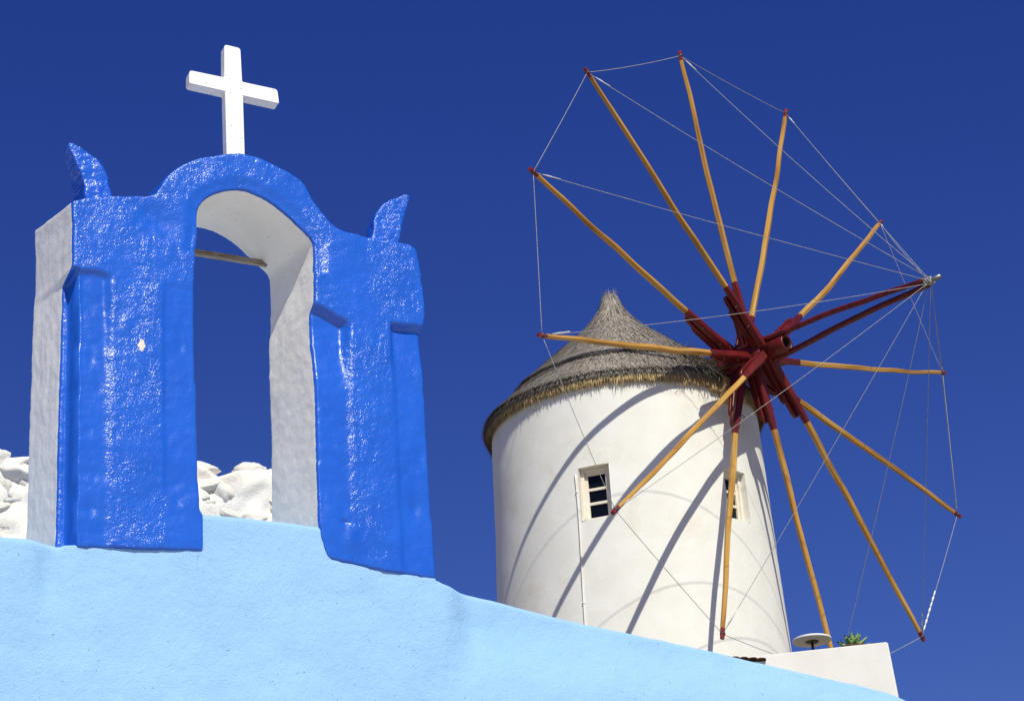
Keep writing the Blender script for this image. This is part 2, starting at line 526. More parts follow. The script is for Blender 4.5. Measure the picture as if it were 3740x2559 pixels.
def laplace(co, ed, it, lam=.5):
    n = len(co)
    deg = np.bincount(ed.ravel(), minlength=n).astype(float)[:, None]
    for _ in range(it):
        s = np.zeros_like(co)
        for k in range(3):
            s[:, k] = np.bincount(ed[:, 0], co[ed[:, 1], k], n) + np.bincount(ed[:, 1], co[ed[:, 0], k], n)
        co = co + lam * (s / deg - co)
    return co

def get_co(me):
    a = np.empty(len(me.vertices) * 3); me.vertices.foreach_get('co', a); return a.reshape(-1, 3)
def get_ed(me):
    a = np.empty(len(me.edges) * 2, dtype=np.int32); me.edges.foreach_get('vertices', a); return a.reshape(-1, 2)
def set_co(me, co):
    me.vertices.foreach_set('co', co.ravel()); me.update()
def get_no(me):
    a = np.empty(len(me.vertices) * 3); me.vertices.foreach_get('normal', a); return a.reshape(-1, 3)

def seg_dist(p, chain):
    d = np.full(len(p), 1e9)
    for (a, b) in zip(chain[:-1], chain[1:]):
        a = np.array(a); b = np.array(b); ab = b - a
        t = np.clip(((p - a) @ ab) / (ab @ ab + 1e-12), 0, 1)
        d = np.minimum(d, np.hypot(*(p - a - t[:, None] * ab).T))
    return d

def build_tower():
    root = empty('bell_tower', T_ORG, FACADE_RZ)
    tag(root, 'bright blue bell tower arch with white sides, topped by a white cross', 'bell tower')
    def spline(pts, sub=5):
        out = []
        for i in range(len(pts) - 1):
            p0, p1, p2, p3 = (Vector(pts[max(i - 1, 0)]), Vector(pts[i]), Vector(pts[i + 1]), Vector(pts[min(i + 2, len(pts) - 1)]))
            for k in range(sub):
                t = k / sub
                q = .5 * ((2 * p1) + (p2 - p0) * t + (2 * p0 - 5 * p1 + 4 * p2 - p3) * t * t + (3 * p1 - p0 - 3 * p2 + p3) * t ** 3)
                out.append((q.x, q.y))
        return out + [tuple(pts[-1])]
    poly = OUT[:9] + spline(OUT[9:31]) + OUT[31:] + INN[:13] + spline(INN[13:27]) + INN[27:]
    bm = bmesh.new()
    f0 = [bm.verts.new((x, 0, z)) for x, z in poly]
    f1 = [bm.verts.new((x, TD, z)) for x, z in poly]
    n = len(poly)
    bm.faces.new(f0); bm.faces.new(list(reversed(f1)))
    for i in range(n):
        j = (i + 1) % n
        bm.faces.new((f0[j], f0[i], f1[i], f1[j]))
    bmesh.ops.recalc_face_normals(bm, faces=bm.faces)
    bmesh.ops.triangulate(bm, faces=[f for f in bm.faces if len(f.verts) > 4])
    o = from_bm('arch_masonry', bm, M_TOWER, root, True)
    me = remesh(o, .009)
    co = get_co(me); ed = get_ed(me)
    co = laplace(co, ed, 5)
    set_co(me, co); no = get_no(me)
    X, Y, Zc = co.T
    pz = np.stack([X, Zc], -1)
    dl = seg_dist(pz, OUT[:9]); dt = seg_dist(pz, OUT[8:32]); dr = seg_dist(pz, OUT[31:]); dh = seg_dist(pz, INN[3:-2])
    depth = Y
    whitezone = (np.minimum(np.minimum(dl, dr), dh) < dt) & (np.minimum(np.minimum(dl, dr), dh) < .03)
    white = np.where(whitezone | (Y > TD - .03), sstep(.006, .03, depth), 0.0)
    white = np.where((Zc > 1.86) & (dt < .03) & (dt <= dl) & (Y < TD - .03), 0.0, white)
    # ---- relief on the front
    wz = np.array([nz(x, 0, z, 9) for x, z in pz]) ; wx = np.array([nz(x, 5, z, 6) for x, z in pz])
    xx = X + .006 * wx
    def below(zl, w=.028): return 1 - sstep(zl - w, zl + w * .4, Zc + .014 * wz)
    def band(a, b, w=.016): return sstep(a - w, a + w, xx) * (1 - sstep(b - w, b + w, xx))
    rec = .15 * (1 - sstep(.070, .088, xx)) * below(1.50, .03)
    fade = .30 + .70 * sstep(.75, 1.46, Zc)
    rec = np.maximum(rec, .024 * band(.08, .24, .028) * below(1.50) * fade)
    rec = np.maximum(rec, .007 * band(.53, .80, .012) * below(1.49) * sstep(.28, .40, Zc))
    rec = np.maximum(rec, .05 * (.12 + .88 * sstep(1.0, 1.42, Zc)) * band(1.2, 1.55, .03) * below(1.50 - .0 * X - .32 * np.clip(X - 1.38, 0, 1), .034) * sstep(.22, .55, Zc))
    rec = np.maximum(rec, .044 * (.2 + .8 * sstep(1.15, 1.42, Zc)) * band(1.815, 2.3, .018) * below(1.47) * sstep(-.3, .2, Zc))
    # shallow trowelled hollow by the left shoulder and the lip round the arch
    rec += .016 * np.exp(-((X - .50) / .16) ** 2 - ((Zc - 1.86 + .4 * (X - .5)) / .09) ** 2)
    rec += .012 * sstep(.085, .02, dh) * (Zc > 1.7)
    # drip lump low on the right pier, pits elsewhere
    rec -= .010 * np.exp(-((X - 1.53) / .035) ** 2 - ((Zc - .20) / .07) ** 2)
    rec += .014 * np.exp(-((X - 1.50) / .02) ** 2 - ((Zc - .285) / .012) ** 2)
    for (px, pz_, rr, dp) in [(.15, 1.02, .02, .004), (.19, .86, .018, .003), (.14, .62, .02, .004), (.17, .38, .016, .003), (.33, 1.22, .03, -.008), (.62, 1.15, .02, .006), (.16, .22, .025, .007), (.60, .30, .02, .006), (1.95, .7, .03, .008), (1.9, .4, .03, .01)]:
        rec += dp * np.exp(-((X - px) / rr) ** 2 - ((Zc - pz_) / (rr * 1.6)) ** 2)
    Y2 = rec + Y * (1 - rec / TD)
    # plaster unevenness
    big = np.array([nz(x, y, z, 5) for x, y, z in co]); mid = np.array([nz(x, y, z, 17, 3) for x, y, z in co]); fine = np.array([nz(x, y, z, 42, 6) for x, y, z in co])
    disp = .0045 * big + .0022 * mid + .0010 * fine
    X2 = X + SLANT * Y * np.interp(X, [.3, .6], [.85, 1.0]) + no[:, 0] * disp
    Y2 = Y2 + no[:, 1] * disp
    Z2 = Zc + no[:, 2] * disp + .13 * Y * sstep(1.3, 1.9, Zc) * (1 - sstep(.2, .5, X))
    set_co(me, np.stack([X2, Y2, Z2], -1))
    # roughness of the surface: pebbly on the middle bands and the top, smooth on the trowelled strips
    low = 1 - sstep(1.44, 1.52, Zc)
    strips = np.maximum.reduce([band(.05, .235), band(.535, .75), band(1.3, 1.53), band(1.83, 2.1) * .8])
    rough = 1 - .62 * strips * low
    rough -= .6 * np.exp(-((X - .55) / .17) ** 2 - ((Zc - 1.83) / .10) ** 2)
    rough -= .35 * np.exp(-((X - 1.55) / .25) ** 2 - ((Zc - 1.75) / .2) ** 2)
    rough = np.where(white > .5, .34, np.clip(rough, .2, 1))
    for nm, val in (('white', white), ('rough', rough)):
        a = me.attributes.new(nm, 'FLOAT', 'POINT'); a.data.foreach_set('value', val.astype(np.float32))
    me.polygons.foreach_set('use_smooth', [True] * len(me.polygons))
    # ---- horns
    HL = [(.088, 2.352), (.09, 2.368), (.112, 2.372), (.155, 2.355), (.197, 2.334), (.245, 2.305), (.283, 2.265), (.31, 2.21), (.318, 2.15), (.337, 2.093), (.345, 1.88), (.188, 1.85), (.180, 2.12), (.160, 2.20), (.120, 2.285)]
    HR = [(2.082, 2.405), (2.078, 2.42), (2.05, 2.42), (2.005, 2.395), (1.955, 2.365), (1.91, 2.325), (1.87, 2.275), (1.855, 2.225), (1.848, 2.161), (1.818, 2.06), (1.815, 1.87), (1.985, 1.87), (2.004, 2.104), (2.024, 2.219), (2.055, 2.31)]
    for prof, y0, y1 in ((HL, .25, .49), (HR, .25, .40)):
        bm = bmesh.new()
        a = [bm.verts.new((x, y0, z)) for x, z in prof]; b = [bm.verts.new((x, y1, z)) for x, z in prof]
        bm.faces.new(a); bm.faces.new(list(reversed(b)))
        for i in range(len(prof)):
            j = (i + 1) % len(prof); bm.faces.new((a[j], a[i], b[i], b[j]))
        bmesh.ops.recalc_face_normals(bm, faces=bm.faces)
        bmesh.ops.triangulate(bm, faces=[f for f in bm.faces if len(f.verts) > 4])
        h = from_bm('horn', bm, M_TOWER, root, True)
        hm = remesh(h, .008)
        c = laplace(get_co(hm), get_ed(hm), 1)
        tz = np.clip((c[:, 2] - 2.05) / .32, 0, 1)
        c[:, 1] = .25 + (c[:, 1] - .25) * (1 - .68 * tz)
        set_co(hm, c); nn = get_no(hm)
        d = np.array([.006 * nz(x, y, z, 14) + .004 * nz(x, y * .6, z * 2.2, 30, 4) + .002 * nz(x, y, z, 60, 2) for x, y, z in c])
        set_co(hm, c + nn * d[:, None])
        for nm, val in (('white', 0.0), ('rough', 1.25)):
            at = hm.attributes.new(nm, 'FLOAT', 'POINT'); at.data.foreach_set('value', np.full(len(c), val, np.float32))
        hm.polygons.foreach_set('use_smooth', [True] * len(hm.polygons))
    # ---- cross
    CR = [(.787, 2.911), (.999, 2.903), (1.004, 2.25), (1.110, 2.25), (1.104, 2.897), (1.322, 2.890), (1.312, 2.985), (1.101, 2.990), (1.094, 3.209), (.999, 3.213), (.996, 2.996), (.790, 2.999)]
    bm = bmesh.new()
    a = [bm.verts.new((x, .30, z)) for x, z in CR]; b = [bm.verts.new((x + .004, .372, z)) for x, z in CR]
    bm.faces.new(a); bm.faces.new(list(reversed(b)))
    for i in range(len(CR)):
        j = (i + 1) % len(CR); bm.faces.new((a[j], a[i], b[i], b[j]))
    bmesh.ops.recalc_face_normals(bm, faces=bm.faces)
    ends = [e for e in bm.edges if abs(e.verts[0].co.y - e.verts[1].co.y) > .03]
    corner = {(0), (5), (6), (8), (9), (11)}
    sel = [e for e in ends if any(e.verts[0] in (a[k], b[k]) for k in corner)]
    bmesh.ops.bevel(bm, geom=sel, offset=.016, segments=4, affect='EDGES', profile=.5)
    bmesh.ops.bevel(bm, geom=[e for e in bm.edges if e.is_manifold and e.calc_face_angle(0) > .6], offset=.004, segments=2, affect='EDGES')
    from_bm('cross', bm, M_CROSS, root)
    # ---- mound under the cross
    bm = bmesh.new(); bmesh.ops.create_uvsphere(bm, u_segments=24, v_segments=12, radius=1)
    for v in bm.verts: v.co = Vector((1.055 + v.co.x * .19, .33 + v.co.y * .26, 2.30 + v.co.z * .085)) * 1.0
    mo = from_bm('cross_footing', bm, M_TOWER, root, True)
    for nm, val in (('white', 0.0), ('rough', .5)):
        at = mo.data.attributes.new(nm, 'FLOAT', 'POINT'); at.data.foreach_set('value', np.full(len(mo.data.vertices), val, np.float32))
    # ---- rusty bell bar (angle iron)
    V = []; Fc = []
    prof = [(0, 0), (.026, 0), (.026, .006), (.006, .006), (.006, .031), (0, .031)]
    for x in np.linspace(.66, 1.41, 24):
        for (dy, dz) in prof: V.append((x, .44 + dy, 1.93 + dz + .0015 * nz(x, dy, dz, 12)))
    for i in range(23):
        for k in range(6):
            a_ = i * 6 + k; b_ = i * 6 + (k + 1) % 6
            Fc.append((a_, b_, b_ + 6, a_ + 6))
    Fc += [(0, 5, 4, 3, 2, 1), tuple(23 * 6 + k for k in range(6))]
    fix_normals(obj('bell_bar', V, Fc, M_RUST, root, smooth=False))
build_tower()

# ------------------------------------------------------------------ windmill tower
MC = Vector((1.7521, 36.4, 0))
ZT = 15.0136 + CAM_Z
ZB = 6.6136 + CAM_Z
RT, RB = 2.1863, 2.4175
FLOOR = 7.55 + CAM_Z
def mrad(z): return RT + (RB - RT) * (ZT - z) / (ZT - ZB)

def build_mill():
    root = empty('windmill', (MC.x, MC.y, FLOOR))
    tag(root, 'round white windmill tower with a conical thatched roof and small windows', 'windmill')
    def loc(v): return (v[0], v[1], v[2] - FLOOR)
    W = [(-22.7, -10.2, 12.75 + CAM_Z, 13.62 + CAM_Z), (38.4, 51.0, 12.76 + CAM_Z, 13.60 + CAM_Z)]
    th = np.unique(np.round(np.concatenate([np.arange(-180, 180, 2.5), [w[0] for w in W], [w[1] for w in W]]), 3))
    zz = np.unique(np.round(np.concatenate([np.linspace(FLOOR - .6, ZT + .12, 70), [W[0][2], W[0][3], W[1][2], W[1][3]]]), 4))
    V = []; Fc = []
    nt_ = len(th)
    for z in zz:
        for t in th:
            a = math.radians(t); r = mrad(z)
            x, y = math.sin(a), -math.cos(a)
            r += .012 * nz(x * 2.2, y * 2.2, z, .9) + .004 * nz(x * 2.2, y * 2.2, z, 4)
            V.append((r * x, r * y, z - FLOOR))
    def inwin(t0, t1, z0, z1):
        for w in W:
            if t0 >= w[0] - 1e-3 and t1 <= w[1] + 1e-3 and z0 >= w[2] - 1e-3 and z1 <= w[3] + 1e-3: return True
        return False
    for j in range(len(zz) - 1):
        for i in range(nt_):
            i2 = (i + 1) % nt_
            t1 = th[i2] if i2 else 180.0
            if inwin(th[i], t1, zz[j], zz[j + 1]): continue
            Fc.append((j * nt_ + i, j * nt_ + i2, (j + 1) * nt_ + i2, (j + 1) * nt_ + i))
    obj('tower_wall', V, Fc, M_WHITE, root)
    # windows
    for (t0, t1, z0, z1) in W:
        tc = math.radians((t0 + t1) / 2)
        nrm = Vector((math.sin(tc), -math.cos(tc), 0)); tan = Vector((math.cos(tc), math.sin(tc), 0))
        hw = mrad((z0 + z1) / 2) * math.sin(math.radians((t1 - t0) / 2))
        rc = mrad((z0 + z1) / 2) * math.cos(math.radians((t1 - t0) / 2))
        hh = (z1 - z0) / 2
        def Pw(u, d, w): # u across, d depth inwards, w height
            p = nrm * (rc - d) + tan * u + Vector((0, 0, (z0 + z1) / 2 - FLOOR + w)); return p
        # reveal: four faces from the wall opening inwards
        dep = .24
        def ring(k):
            out = []
            for (u, w) in ((-hw, -hh), (hw, -hh), (hw, hh), (-hw, hh)):
                z = (z0 + z1) / 2 + w
                rr = mrad(z) * math.cos(math.radians((t1 - t0) / 2))
                base = nrm * (rr + .012) + tan * (u * 1.004) + Vector((0, 0, z - FLOOR))
                out.append(base if k == 0 else Pw(u * .97, dep, w * .985))
            return out
        a, b = ring(0), ring(1)
        vs = []; fs = []
        for i in range(4):
            j = (i + 1) % 4; n0 = len(vs)
            vs += [a[i], a[j], b[j], b[i]]; fs.append((n0, n0 + 3, n0 + 2, n0 + 1))
        wnd = fix_normals(obj('window', vs, fs, M_WHITE, root, smooth=False))
        wnd.data.flip_normals()
        # frame bars
        def bar(name, u0, u1, d0, d1, w0, w1, mat_, par, bev=.006):
            bm = box_bm(u0, u1, d0, d1, w0, w1, bev, 2)
            for v in bm.verts: v.co = Pw(v.co.x, v.co.y, v.co.z)
            bmesh.ops.recalc_face_normals(bm, faces=bm.faces)
            return from_bm(name, bm, mat_, par)
        fw = .058
        bar('frame', -hw * .985, -hw + fw, .095, .2, -hh * .99, hh * .99, M_FRAME, wnd)
        bar('frame', hw - fw, hw * .985, .095, .2, -hh * .99, hh * .99, M_FRAME, wnd)
        bar('frame', -hw + fw - .002, hw - fw + .002, .098, .2, hh - fw, hh * .988, M_FRAME, wnd)
        bar('frame', -hw + fw - .002, hw - fw + .002, .080, .2, -hh * .988, -hh + .045, M_FRAME, wnd)
        iw = hw - fw; ih0 = -hh + .045; ih1 = hh - fw
        sw = .045
        bar('sash', -iw - .003, -iw + sw, .13, .19, ih0 - .002, ih1 + .002, M_FRAME, wnd, .004)
        bar('sash', iw - sw, iw + .003, .13, .19, ih0 - .002, ih1 + .002, M_FRAME, wnd, .004)
        bar('sash', -iw + sw - .003, iw - sw + .003, .133, .19, ih1 - sw, ih1 + .002, M_FRAME, wnd, .004)
        bar('sash', -iw + sw - .003, iw - sw + .003, .133, .19, ih0 - .002, ih0 + .03, M_FRAME, wnd, .004)
        g0, g1 = ih0 + .03, ih1 - sw
        gh = (g1 - g0) / 3
        for k in (1, 2):
            bar('muntin', -iw + sw - .002, iw - sw + .002, .136, .18, g0 + gh * k - .021, g0 + gh * k + .021, M_FRAME, wnd, .004)
        for k in range(3):
            bar('pane', -iw + sw - .004, iw - sw + .004, .165, .172, g0 + gh * k - .004, g0 + gh * (k + 1) + .004, M_GLASS, wnd, 0)
    # conduit down the wall
    pts = []
    for z in np.linspace(13.53, 7.7, 40):
        t = math.radians(-24.0 + .25 * math.sin(z * 2.1)); r = mrad(z + CAM_Z) + .020
        pts.append((r * math.sin(t), -r * math.cos(t), z + CAM_Z - FLOOR))
    v, f = tube(pts, .012, 8)
    pipe = obj('conduit', v, f, M_PARAPET, root)
    for i in (2, 14, 22):
        p = Vector(pts[i])
        v, f = tube([p + Vector((0, 0, -.015)), p + Vector((0, 0, .015))], .018, 8)
        obj('clip', v, f, M_PARAPET, pipe)
    # ---- thatched roof
    # lower course and upper course, (radius, height above ZT)
    low = [(1.90, .10), (2.10, -.04), (2.20, -.02), (2.255, .02), (2.275, .07), (2.25, .16), (2.08, .31), (1.80, .58), (1.55, .80)]
    upp = [(1.50, .64), (1.74, .575), (1.80, .60), (1.79, .66), (1.62, .80), (1.30, 1.09), (1.00, 1.36), (.76, 1.57), (.55, 1.76), (.38, 1.95), (.255, 2.12), (.175, 2.26), (.135, 2.38), (.115, 2.47), (.0, 2.49)]
    SK = lambda z: (-.03 * max(0, z - .9), 0)   # the tip leans a little
    def lathe(name, prof, par, seed):
        V = []; n = 160
        for (r, h) in prof:
            for k in range(n):
                a = 2 * math.pi * k / n
                rr = r * (1 + .012 * nz(math.cos(a) * 2, math.sin(a) * 2, h, 1.4, seed)) + .012 * nz(math.cos(a) * 9, math.sin(a) * 9, h * 3, 1, seed)
                hh_ = h + .03 * nz(math.cos(a) * 2.5, math.sin(a) * 2.5, h, 1.2, seed + 3)
                V.append((rr * math.cos(a) + SK(h)[0], rr * math.sin(a), ZT - FLOOR + hh_))
        Fc = []
        for i in range(len(prof) - 1):
            for k in range(n):
                a = i * n + k; b = i * n + (k + 1) % n
                Fc.append((a, b, b + n, a + n))
        return obj(name, V, Fc, M_THATCHBASE, par)
    roof = lathe('thatched_roof', low, root, 2.0)
    lathe('upper_course', upp, roof, 5.0)
    # blades
    def blades(name, base, dirs, length, width, tint, mat_, par, nrm):
        n = len(base)
        side = np.cross(dirs, nrm); side /= np.linalg.norm(side, axis=1)[:, None] + 1e-9
        tip = base + dirs * length[:, None]
        mid = base + dirs * (length * .55)[:, None] + nrm * (.006)
        hw_ = (width / 2)[:, None]
        V = np.empty((n * 5, 3))
        V[0::5] = base - side * hw_; V[1::5] = base + side * hw_
        V[2::5] = mid - side * hw_ * .9; V[3::5] = mid + side * hw_ * .9; V[4::5] = tip
        me = bpy.data.meshes.new(name)
        i0 = np.arange(n) * 5
        loops = np.stack([i0, i0 + 1, i0 + 3, i0 + 2, i0 + 2, i0 + 3, i0 + 4], -1).ravel()
        me.vertices.add(n * 5); me.vertices.foreach_set('co', V.ravel())
        me.loops.add(n * 7); me.loops.foreach_set('vertex_index', loops.astype(np.int32))
        me.polygons.add(n * 2)
        st = np.stack([np.arange(n) * 7, np.arange(n) * 7 + 4], -1).ravel()
        me.polygons.foreach_set('loop_start', st.astype(np.int32))
        me.update(calc_edges=True)
        at = me.attributes.new('tint', 'FLOAT', 'FACE'); at.data.foreach_set('value', np.repeat(tint, 2).astype(np.float32))
        me.materials.append(mat_)
        o = bpy.data.objects.new(name, me); COL.objects.link(o); o.parent = par
        tag(o, kind='stuff')
        return o
    def sample_course(prof, n, tail):
        p = np.array(prof); seg = np.hypot(*np.diff(p, axis=0).T)
        rm = (p[:-1, 0] + p[1:, 0]) / 2 + .02
        w = seg * rm; w /= w.sum()
        k = rng.choice(len(seg), n, p=w); t = rng.random(n)
        r = p[k, 0] + t * (p[k + 1, 0] - p[k, 0]); h = p[k, 1] + t * (p[k + 1, 1] - p[k, 1])
        d = (p[k] - p[k + 1]); d /= np.hypot(*d.T)[:, None]     # down-slope
        a = rng.random(n) * 2 * np.pi
        ca, sa = np.cos(a), np.sin(a)
        base = np.stack([r * ca - .03 * np.maximum(0, h - .9), r * sa, ZT - FLOOR + h], -1)
        nrm = np.stack([-d[:, 1] * ca, -d[:, 1] * sa, d[:, 0]], -1)
        tang = np.stack([-sa, ca, 0 * a], -1)
        dirs = np.stack([d[:, 0] * ca, d[:, 0] * sa, d[:, 1]], -1)
        dirs = dirs + tang * rng.normal(0, .11, n)[:, None] + nrm * rng.normal(.03, .05, n)[:, None]
        dirs /= np.linalg.norm(dirs, axis=1)[:, None]
        base = base + nrm * (rng.random(n) * .035 - .004)[:, None]
        # stop blades running past the course edge
        s_end = np.array([seg[:kk].sum() for kk in range(len(seg))])[k] + t * seg[k]
        L = np.minimum(rng.uniform(.12, .30, n), s_end + tail * rng.uniform(.2, 1, n))
        return base, dirs, np.maximum(L, .03), nrm
    for prof, n, tail, nm in ((low[4:], 42000, .06, 'lower_straw'), (upp[3:14], 42000, .07, 'upper_straw')):
        b_, d_, L_, n_ = sample_course(prof, n, tail)
        blades(nm, b_, d_, L_, rng.uniform(.007, .016, n), np.clip(rng.normal(.5, .24, n), 0, 1), M_THATCH, roof, n_)
    # golden fringe under the eave
    n = 12000
    a = rng.random(n) * 2 * np.pi; ca, sa = np.cos(a), np.sin(a)
    rr = rng.uniform(2.20, 2.285, n); hh_ = rng.uniform(-.01, .075, n)
    base = np.stack([rr * ca, rr * sa, ZT - FLOOR + hh_], -1)
    tang = np.stack([-sa, ca, 0 * a], -1); out = np.stack([ca, sa, 0 * a], -1)
    dirs = out * rng.normal(.02, .13, n)[:, None] + tang * rng.normal(0, .13, n)[:, None] + np.array([0, 0, -1.0])
    dirs /= np.linalg.norm(dirs, axis=1)[:, None]
    blades('eave_fringe', base, dirs, rng.uniform(.05, .125, n) * np.where(rng.random(n) < .03, 2.0, 1), rng.uniform(.006, .013, n), np.clip(rng.normal(.55, .25, n), 0, 1), M_GOLD, roof, out)
    # grey weathered tips hanging outside the fringe
    n = 6000
    a = rng.random(n) * 2 * np.pi; ca, sa = np.cos(a), np.sin(a)
    base = np.stack([2.27 * ca, 2.27 * sa, ZT - FLOOR + rng.uniform(.05, .13, n)], -1)
    tang = np.stack([-sa, ca, 0 * a], -1); out = np.stack([ca, sa, 0 * a], -1)
    dirs = out * rng.normal(.35, .2, n)[:, None] + tang * rng.normal(0, .2, n)[:, None] + np.array([0, 0, -1.0])
    dirs /= np.linalg.norm(dirs, axis=1)[:, None]
    blades('eave_tips', base, dirs, rng.uniform(.03, .08, n), rng.uniform(.006, .013, n), np.clip(rng.normal(.4, .22, n), 0, 1), M_THATCH, roof, out)
    # tuft at the peak, stray straws and the ragged mass round the shaft
    n = 260
    a = rng.random(n) * 2 * np.pi; ca, sa = np.cos(a), np.sin(a); rr = rng.uniform(.0, .115, n)
    base = np.stack([rr * ca - .045, rr * sa, ZT - FLOOR + rng.uniform(2.28, 2.44, n)], -1)
    out = np.stack([ca, sa, 0 * a], -1)
    dirs = out * rng.normal(.12, .22, n)[:, None] + np.array([0, 0, 1.0]) + rng.normal(0, .1, (n, 3)); dirs /= np.linalg.norm(dirs, axis=1)[:, None]
    blades('peak_tuft', base, dirs, rng.uniform(.10, .24, n), rng.uniform(.006, .012, n), np.clip(rng.normal(.6, .25, n), 0, 1), M_THATCH, roof, out)
    n = 1800
    ad = rng.normal(0, 15, n); ad = np.where(np.abs(ad) < 7, ad + np.sign(ad) * 8, ad)
    a = np.radians(46.8 + ad) ; sa, ca = np.sin(a), -np.cos(a)
    rr = rng.uniform(1.65, 2.4, n)
    base = np.stack([rr * sa, rr * ca, ZT - FLOOR + np.interp(rr, [1.6, 1.8, 2.1, 2.4], [.74, .58, .30, .08]) + rng.uniform(0, .13, n)], -1)
    out = np.stack([sa, ca, 0 * a], -1); tang = np.stack([-ca, sa, 0 * a], -1)
    dirs = out * rng.normal(.7, .35, n)[:, None] + tang * rng.normal(0, .45, n)[:, None] + np.array([0, 0, 1.0]) * rng.normal(-.35, .38, n)[:, None]
    dirs /= np.linalg.norm(dirs, axis=1)[:, None]
    blades('ragged_straw', base, dirs, rng.uniform(.08, .36, n), rng.uniform(.005, .011, n), np.clip(rng.normal(.35, .25, n), 0, 1), M_THATCH, roof, np.cross(dirs, tang))
    # timber cheeks carrying the shaft where it leaves the thatch
    ax = Vector((.7285, -.6850, 0)); lat = Vector((.6850, .7285, 0))
    for (u0, u1, d0, d1, w0, w1) in ((-.20, .20, 2.05, 2.335, -.27, .14), (-.42, .42, 2.0, 2.25, -.14, -.03)):
        bm = box_bm(u0, u1, d0, d1, w0, w1, .015, 1)
        for v in bm.verts: v.co = lat * v.co.x + ax * v.co.y + Vector((0, 0, ZT - FLOOR + v.co.z))
        bmesh.ops.recalc_face_normals(bm, faces=bm.faces)
        from_bm('shaft_timber', bm, M_BEAM, roof)
build_mill()

# ------------------------------------------------------------------ sail wheel
WC = Vector((3.8886, 34.3911, 15.3417 + CAM_Z))
W_RZ = math.radians(46.76)       # local -Y is the shaft axis, outwards
SPOKES = [  # radius, angle, station on the shaft, end of red paint, lateral bow
    (5.272, 162.475, -.36, 1.50, .02), (5.274, 133.133, .13, 1.22, -.03), (5.235, 103.398, -.13, 1.25, .04), (5.243, 72.871, -.36, .90, -.05),
    (5.38, 42.85, .13, 1.42, -.05), (5.355, 11.923, -.13, 1.15, -.03), (5.284, -17.688, -.36, 1.30, .03), (5.328, -49.88, .13, 1.30, .03),
    (5.25, -78.9, -.13, 1.22, .02), (5.251, -108.815, -.36, 1.50, -.04), (5.217, -137.571, .13, .90, .03), (5.234, -167.632, -.13, 1.20, .02)]

